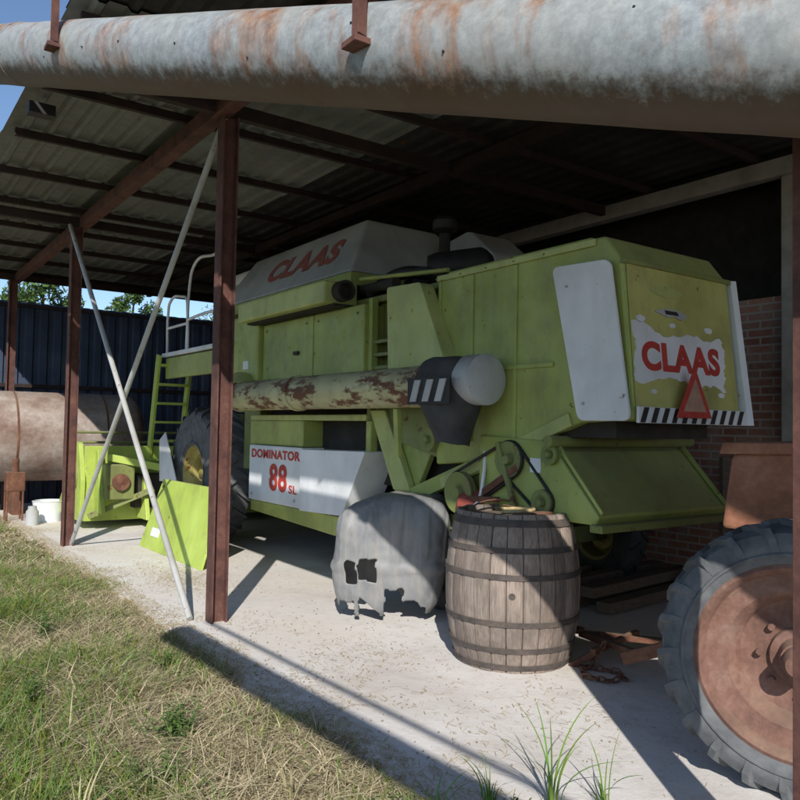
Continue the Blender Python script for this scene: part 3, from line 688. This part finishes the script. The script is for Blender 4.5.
beam('timber_upright',(6.7,3.9,.0),(6.95,4.05,1.1),.12,.04,m_wood,jk)
beam('timber_upright_b',(6.5,4.0,.0),(6.9,4.25,1.3),.12,.04,m_wood,jk)

# ------------------------------------------------------------ grass
def blades(name,P,H,W,LEAN,COL,mat):
    n=len(P); ang=rng.uniform(0,2*math.pi,n); la=rng.uniform(0,2*math.pi,n)
    sx=np.cos(ang)*W/2; sy=np.sin(ang)*W/2; lx=np.cos(la)*LEAN; ly=np.sin(la)*LEAN
    V=np.zeros((n,7,3)); lv=[(0,1.0),(.4,.9),(.75,.6),(1,0)]
    idx=0
    for i,(t,w) in enumerate(lv):
        ox=lx*t**1.7*H; oy=ly*t**1.7*H; oz=H*t*(1-.35*np.minimum(LEAN,1.6)*t)
        if i<3:
            V[:,idx,0]=P[:,0]+ox-sx*w; V[:,idx,1]=P[:,1]+oy-sy*w; V[:,idx,2]=P[:,2]+oz
            V[:,idx+1,0]=P[:,0]+ox+sx*w; V[:,idx+1,1]=P[:,1]+oy+sy*w; V[:,idx+1,2]=P[:,2]+oz; idx+=2
        else:
            V[:,idx,0]=P[:,0]+ox; V[:,idx,1]=P[:,1]+oy; V[:,idx,2]=P[:,2]+oz
    me=D.meshes.new(name); me.vertices.add(n*7); me.vertices.foreach_set('co',V.astype(np.float32).ravel())
    b0=(np.arange(n)*7)[:,None]
    loops=np.concatenate([b0+np.array([0,1,3,2]),b0+np.array([2,3,5,4]),b0+np.array([4,5,6])],axis=1).ravel()
    me.loops.add(len(loops)); me.loops.foreach_set('vertex_index',loops.astype(np.int32))
    tot=np.tile([4,4,3],n); start=np.concatenate([[0],np.cumsum(tot)[:-1]])
    me.polygons.add(3*n); me.polygons.foreach_set('loop_start',start.astype(np.int32))
    try: me.polygons.foreach_set('loop_total',tot.astype(np.int32))
    except Exception: pass
    me.update(calc_edges=True); me.validate()
    a=me.color_attributes.new('col','FLOAT_COLOR','POINT')
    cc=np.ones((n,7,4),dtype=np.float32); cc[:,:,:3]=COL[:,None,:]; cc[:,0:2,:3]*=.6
    a.data.foreach_set('color',cc.ravel()); me.materials.append(mat)
    o=D.objects.new(name,me); col.objects.link(o); return o
def fld(x,y,s,o=0): return np.array([noise.noise((a*s+o,b_*s,o)) for a,b_ in zip(x,y)])
def grassfield(name,nt_,per,xr,yr,hs=1.0,ws=1.0):
    tx=rng.uniform(xr[0],xr[1],nt_); ty=rng.uniform(yr[0],yr[1],nt_)
    f=fld(tx,ty,1.1); f2=fld(tx,ty,2.7,9)
    n=nt_*per; X=np.repeat(tx,per)+rng.normal(0,.05,n); Y=np.repeat(ty,per)+rng.normal(0,.05,n)
    F=np.repeat(f,per); F2=np.repeat(f2,per)
    edge=np.clip((2.05-X)/.9,0,1)
    H=(.05+.09*np.clip(F+.5,0,1)+.14*np.clip(F2,0,1)+rng.exponential(.035,n))*(.35+.65*edge)*hs
    dry=rng.random(n) < np.clip(.60-1.0*F+.3*(1-edge),.10,.97)
    g=np.stack([rng.uniform(.12,.24,n),rng.uniform(.19,.30,n),rng.uniform(.03,.07,n)],1)
    d=np.stack([rng.uniform(.42,.70,n)]*3,1)*np.array([1,.86,.54])
    colr=np.where(dry[:,None],d,g)
    LEAN=np.where(dry,rng.uniform(.8,2.2,n),rng.uniform(.2,1.1,n))
    W=rng.uniform(.004,.009,n)*ws
    ex=np.array([edge_x(y) for y in Y])
    keep=(X<ex+.05+rng.exponential(.06,n))
    P=np.stack([X,Y,np.full(n,-.03)],1)[keep]
    return blades(name,P,H[keep],W[keep],LEAN[keep],colr[keep],m_grass)
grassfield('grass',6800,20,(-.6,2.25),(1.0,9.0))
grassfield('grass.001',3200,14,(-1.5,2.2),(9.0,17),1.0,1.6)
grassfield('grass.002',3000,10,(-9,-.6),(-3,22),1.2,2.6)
def weed(name,c,h,n,spread,L=.09,colr=(.07,.14,.03)):
    vs=[];fs=[];cl=[]
    for s in range(n):
        a=random.uniform(0,6.28); r=random.uniform(0,spread)
        base=Vector((c[0]+r*math.cos(a)*.4,c[1]+r*math.sin(a)*.4,-.03 if c[0]<2 else 0)); tip=base+Vector((r*math.cos(a),r*math.sin(a),h*random.uniform(.6,1)))
        d=(tip-base); sd=d.cross(Vector((random.random(),random.random(),0))).normalized()*.003
        b0=len(vs); vs+=[base-sd,base+sd,tip+sd*.5,tip-sd*.5]; fs.append((b0,b0+1,b0+2,b0+3)); cl+=[colr]*4
        for k in range(14):
            t=(k+1)/14; p=base+d*t; la=k*2.4+random.random(); ll=L*(1.15-.6*t)*random.uniform(.6,1.1)
            o=Vector((math.cos(la),math.sin(la),random.uniform(-.1,.7))).normalized(); w=o.cross(Vector((0,0,1))).normalized()*ll*.17
            b0=len(vs); vs+=[p,p+o*ll*.5+w,p+o*ll-Vector((0,0,ll*.25)),p+o*ll*.5-w]; fs.append((b0,b0+1,b0+2,b0+3))
            v=random.uniform(.6,1.5); cl+=[tuple(x*v for x in colr)]*4
    o=mk(name,vs,fs,m_leaf); a=o.data.color_attributes.new('col','FLOAT_COLOR','POINT')
    a.data.foreach_set('color',np.array([(*x,1) for x in cl],dtype=np.float32).ravel()); return o
weed('weed_plant',(1.35,3.75),.2,22,.16,.07,(.10,.17,.04))
weed('weed_plant.001',(1.15,3.3),.2,12,.13,.06,(.12,.18,.05))
weed('weed_plant.002',(1.2,6.0),.3,8,.1,.07)
weed('weed_plant.003',(1.75,2.5),.13,14,.12,.06)
weed('weed_plant.004',(.85,4.6),.22,12,.14,.07,(.10,.17,.04))
weed('weed_plant.005',(2.2,2.25),.10,10,.09,.05)
weed('weed_plant.006',(1.7,4.9),.13,8,.12,.06,(.12,.18,.05))
def tallgrass(name,c,n,h,colr=None,ws=1):
    vs=[];fs=[];cl=[]
    for s in range(n):
        a=random.uniform(0,6.28); b0=len(vs); hh=h*random.uniform(.4,1); le=random.uniform(.1,1.0); w=random.uniform(.003,.007)*ws
        o=Vector((math.cos(a),math.sin(a),0)); sd=Vector((-o.y,o.x,0)); base=Vector(c)+o*random.uniform(0,.04)
        g=colr or (random.uniform(.10,.2),random.uniform(.2,.3),.04); m=9
        for i in range(m+1):
            t=i/m; p=base+o*le*hh*t**2.2+Vector((0,0,hh*(t-.35*le*t**3)))
            ww=w*(1-t)**.6; vs+=[p-sd*ww,p+sd*ww+Vector((0,0,ww*.6))]; cl+=[g,g]
        for i in range(m): k=b0+2*i; fs.append((k,k+1,k+3,k+2))
    o=mk(name,vs,fs,m_leaf); a=o.data.color_attributes.new('col','FLOAT_COLOR','POINT')
    a.data.foreach_set('color',np.array([(*x,1) for x in cl],dtype=np.float32).ravel())
tallgrass('tall_grass_weed',(2.40,2.24,0),14,.62,None,1.3)
tallgrass('tall_grass_weed.001',(2.22,2.42,0),16,.22)
tallgrass('tall_grass_weed.002',(2.58,2.12,0),12,.34)
tallgrass('tall_grass_weed.003',(1.0,2.55,-.03),16,.3,(.5,.42,.24))
tallgrass('tall_grass_weed.004',(.75,3.1,-.03),20,.34,(.5,.42,.24))
tallgrass('tall_grass_weed.005',(1.55,2.9,-.03),16,.26,(.45,.40,.22))
tallgrass('tall_grass_weed.006',(1.95,2.45,-.03),14,.24)
n=14000
Yv=rng.uniform(1.2,14,n); Xs=np.array([edge_x(y) for y in Yv])+rng.exponential(.22,n)-.03
f=fld(Xs,Yv,1.5,4); keep=(f>-.05)|(Xs<2.2)
Xs=Xs[keep];Yv=Yv[keep]
n2=1200; Xs=np.concatenate([Xs,rng.uniform(2.2,6.8,n2)]); Yv=np.concatenate([Yv,rng.uniform(1.5,14,n2)])
for (cx,cy,s1,s2,n3) in ((2.75,7.6,.2,.45,1300),(2.9,4.4,.3,.25,300),(3.3,2.9,.25,.3,200)):
    Xs=np.concatenate([Xs,rng.normal(cx,s1,n3)]); Yv=np.concatenate([Yv,rng.normal(cy,s2,n3)])
n=len(Xs); Ln=rng.uniform(.012,.05,n); An=rng.uniform(0,math.pi,n); Wd=rng.uniform(.0008,.0018,n); z=rng.uniform(.003,.012,n)
ca,sa=np.cos(An),np.sin(An)
V=np.zeros((n,4,3))
for k,(u,w) in enumerate(((-1,-1),(1,-1),(1,1),(-1,1))):
    V[:,k,0]=Xs+ca*u*Ln/2-sa*w*Wd; V[:,k,1]=Yv+sa*u*Ln/2+ca*w*Wd; V[:,k,2]=z+u*.003
mk('straw_litter',V.reshape(-1,3).tolist(),[(4*i,4*i+1,4*i+2,4*i+3) for i in range(n)],m_straw)
vs=[];fs=[]
for i in range(700):
    y=random.uniform(1.5,9); x=edge_x(y)+abs(random.gauss(0,.9)); s=random.uniform(.003,.011); b0=len(vs)
    for (dx,dy,dz) in ((1,0,0),(-.5,.8,0),(-.6,-.9,0),(0,0,1)): vs.append((x+dx*s,y+dy*s,dz*s))
    fs+=[(b0,b0+1,b0+3),(b0+1,b0+2,b0+3),(b0+2,b0,b0+3)]
mk('gravel_crumbs',vs,fs,simple('crumb_stone',(.28,.24,.19),.9))

# ------------------------------------------------------------ trees beyond
m_bark=simple('bark',(.10,.075,.055),.95,.3,6)
def tree(name,c,h,R,nl=6000,seed=1):
    random.seed(seed); e=empty(name,c); cx,cy,_=c
    lathe('trunk',[(0,.22),(h*.2,.17),(h*.45,.12),(h*.8,.04)],(cx,cy,-.05),(0,0,1),m_bark,e,14)
    cl=[]
    for i in range(16):
        a=i*2.4; z=h*(.35+.6*i/16); r=R*(.35+.6*math.sin(math.pi*(i+2)/19))*random.uniform(.6,1)
        p=Vector((cx+math.cos(a)*r,cy+math.sin(a)*r,z)); q=Vector((cx,cy,z-h*.14))
        lathe('limb',[(0,.06),((p-q).length,.015)],q,p-q,m_bark,e,8); cl.append((p,R*random.uniform(.28,.48)))
    n=nl; vs=[];fs=[];cc=[]
    for i in range(n):
        p,r=random.choice(cl); d=Vector((random.gauss(0,1),random.gauss(0,1),random.gauss(0,.8))).normalized()*r*random.random()**.4
        q=p+d; s=random.uniform(.05,.11); u=Vector((random.gauss(0,1),random.gauss(0,1),random.gauss(0,1))).normalized(); w=u.orthogonal().normalized()
        b0=len(vs); vs+=[q-u*s,q+w*s*.5,q+u*s,q-w*s*.5]; fs.append((b0,b0+1,b0+2,b0+3)); v=random.uniform(.6,1.4); cc+=[(.08*v,.14*v,.03*v,1)]*4
    o=mk('crown',vs,fs,m_leaf,e); a=o.data.color_attributes.new('col','FLOAT_COLOR','POINT'); a.data.foreach_set('color',np.array(cc,dtype=np.float32).ravel())
tree('broadleaf_tree',(4.4,24,0),5.9,1.5,7000,1)
tree('broadleaf_tree.001',(8.1,28,0),6.6,1.1,6000,2)
tree('broadleaf_tree.002',(12.4,28,0),6.3,2.0,6000,3)
tree('broadleaf_tree.003',(-2,26,0),5.5,2.2,6000,4)

# ------------------------------------------------------------ light, sky, camera
Ld=Vector((.85,1.25,-1)).normalized()
su=D.lights.new('sun','SUN'); su.energy=5.0; su.angle=math.radians(.5); su.color=(1,.96,.90)
so=D.objects.new('sun',su); col.objects.link(so); so.rotation_euler=Ld.to_track_quat('-Z','Y').to_euler(); so.location=(-6,-9,12)
w=D.worlds.new('World'); SC.world=w; w.use_nodes=True
nt=w.node_tree; bg=nt.nodes['Background']; sk=nt.nodes.new('ShaderNodeTexSky'); sk.sky_type='NISHITA'; sk.sun_disc=False
sk.sun_elevation=math.asin(-Ld.z); sk.sun_rotation=math.atan2(-Ld.x,-Ld.y)
sk.dust_density=.3; sk.air_density=.9; sk.ozone_density=3.0; sk.altitude=300
nt.links.new(sk.outputs[0],bg.inputs[0]); bg.inputs[1].default_value=.15
cam=D.cameras.new('camera'); co=D.objects.new('camera',cam); col.objects.link(co); SC.camera=co
cam.sensor_width=36; cam.lens=34.65; cam.clip_end=2000; cam.clip_start=.05
R=Matrix.Rotation(math.radians(-35.5),4,'Z')@Matrix.Rotation(math.radians(92),4,'X')@Matrix.Rotation(math.radians(1),4,'Z')
co.matrix_world=Matrix.Translation((0,0,1.55))@R
SC.view_settings.view_transform='Standard'; SC.view_settings.look='None'; SC.view_settings.exposure=0
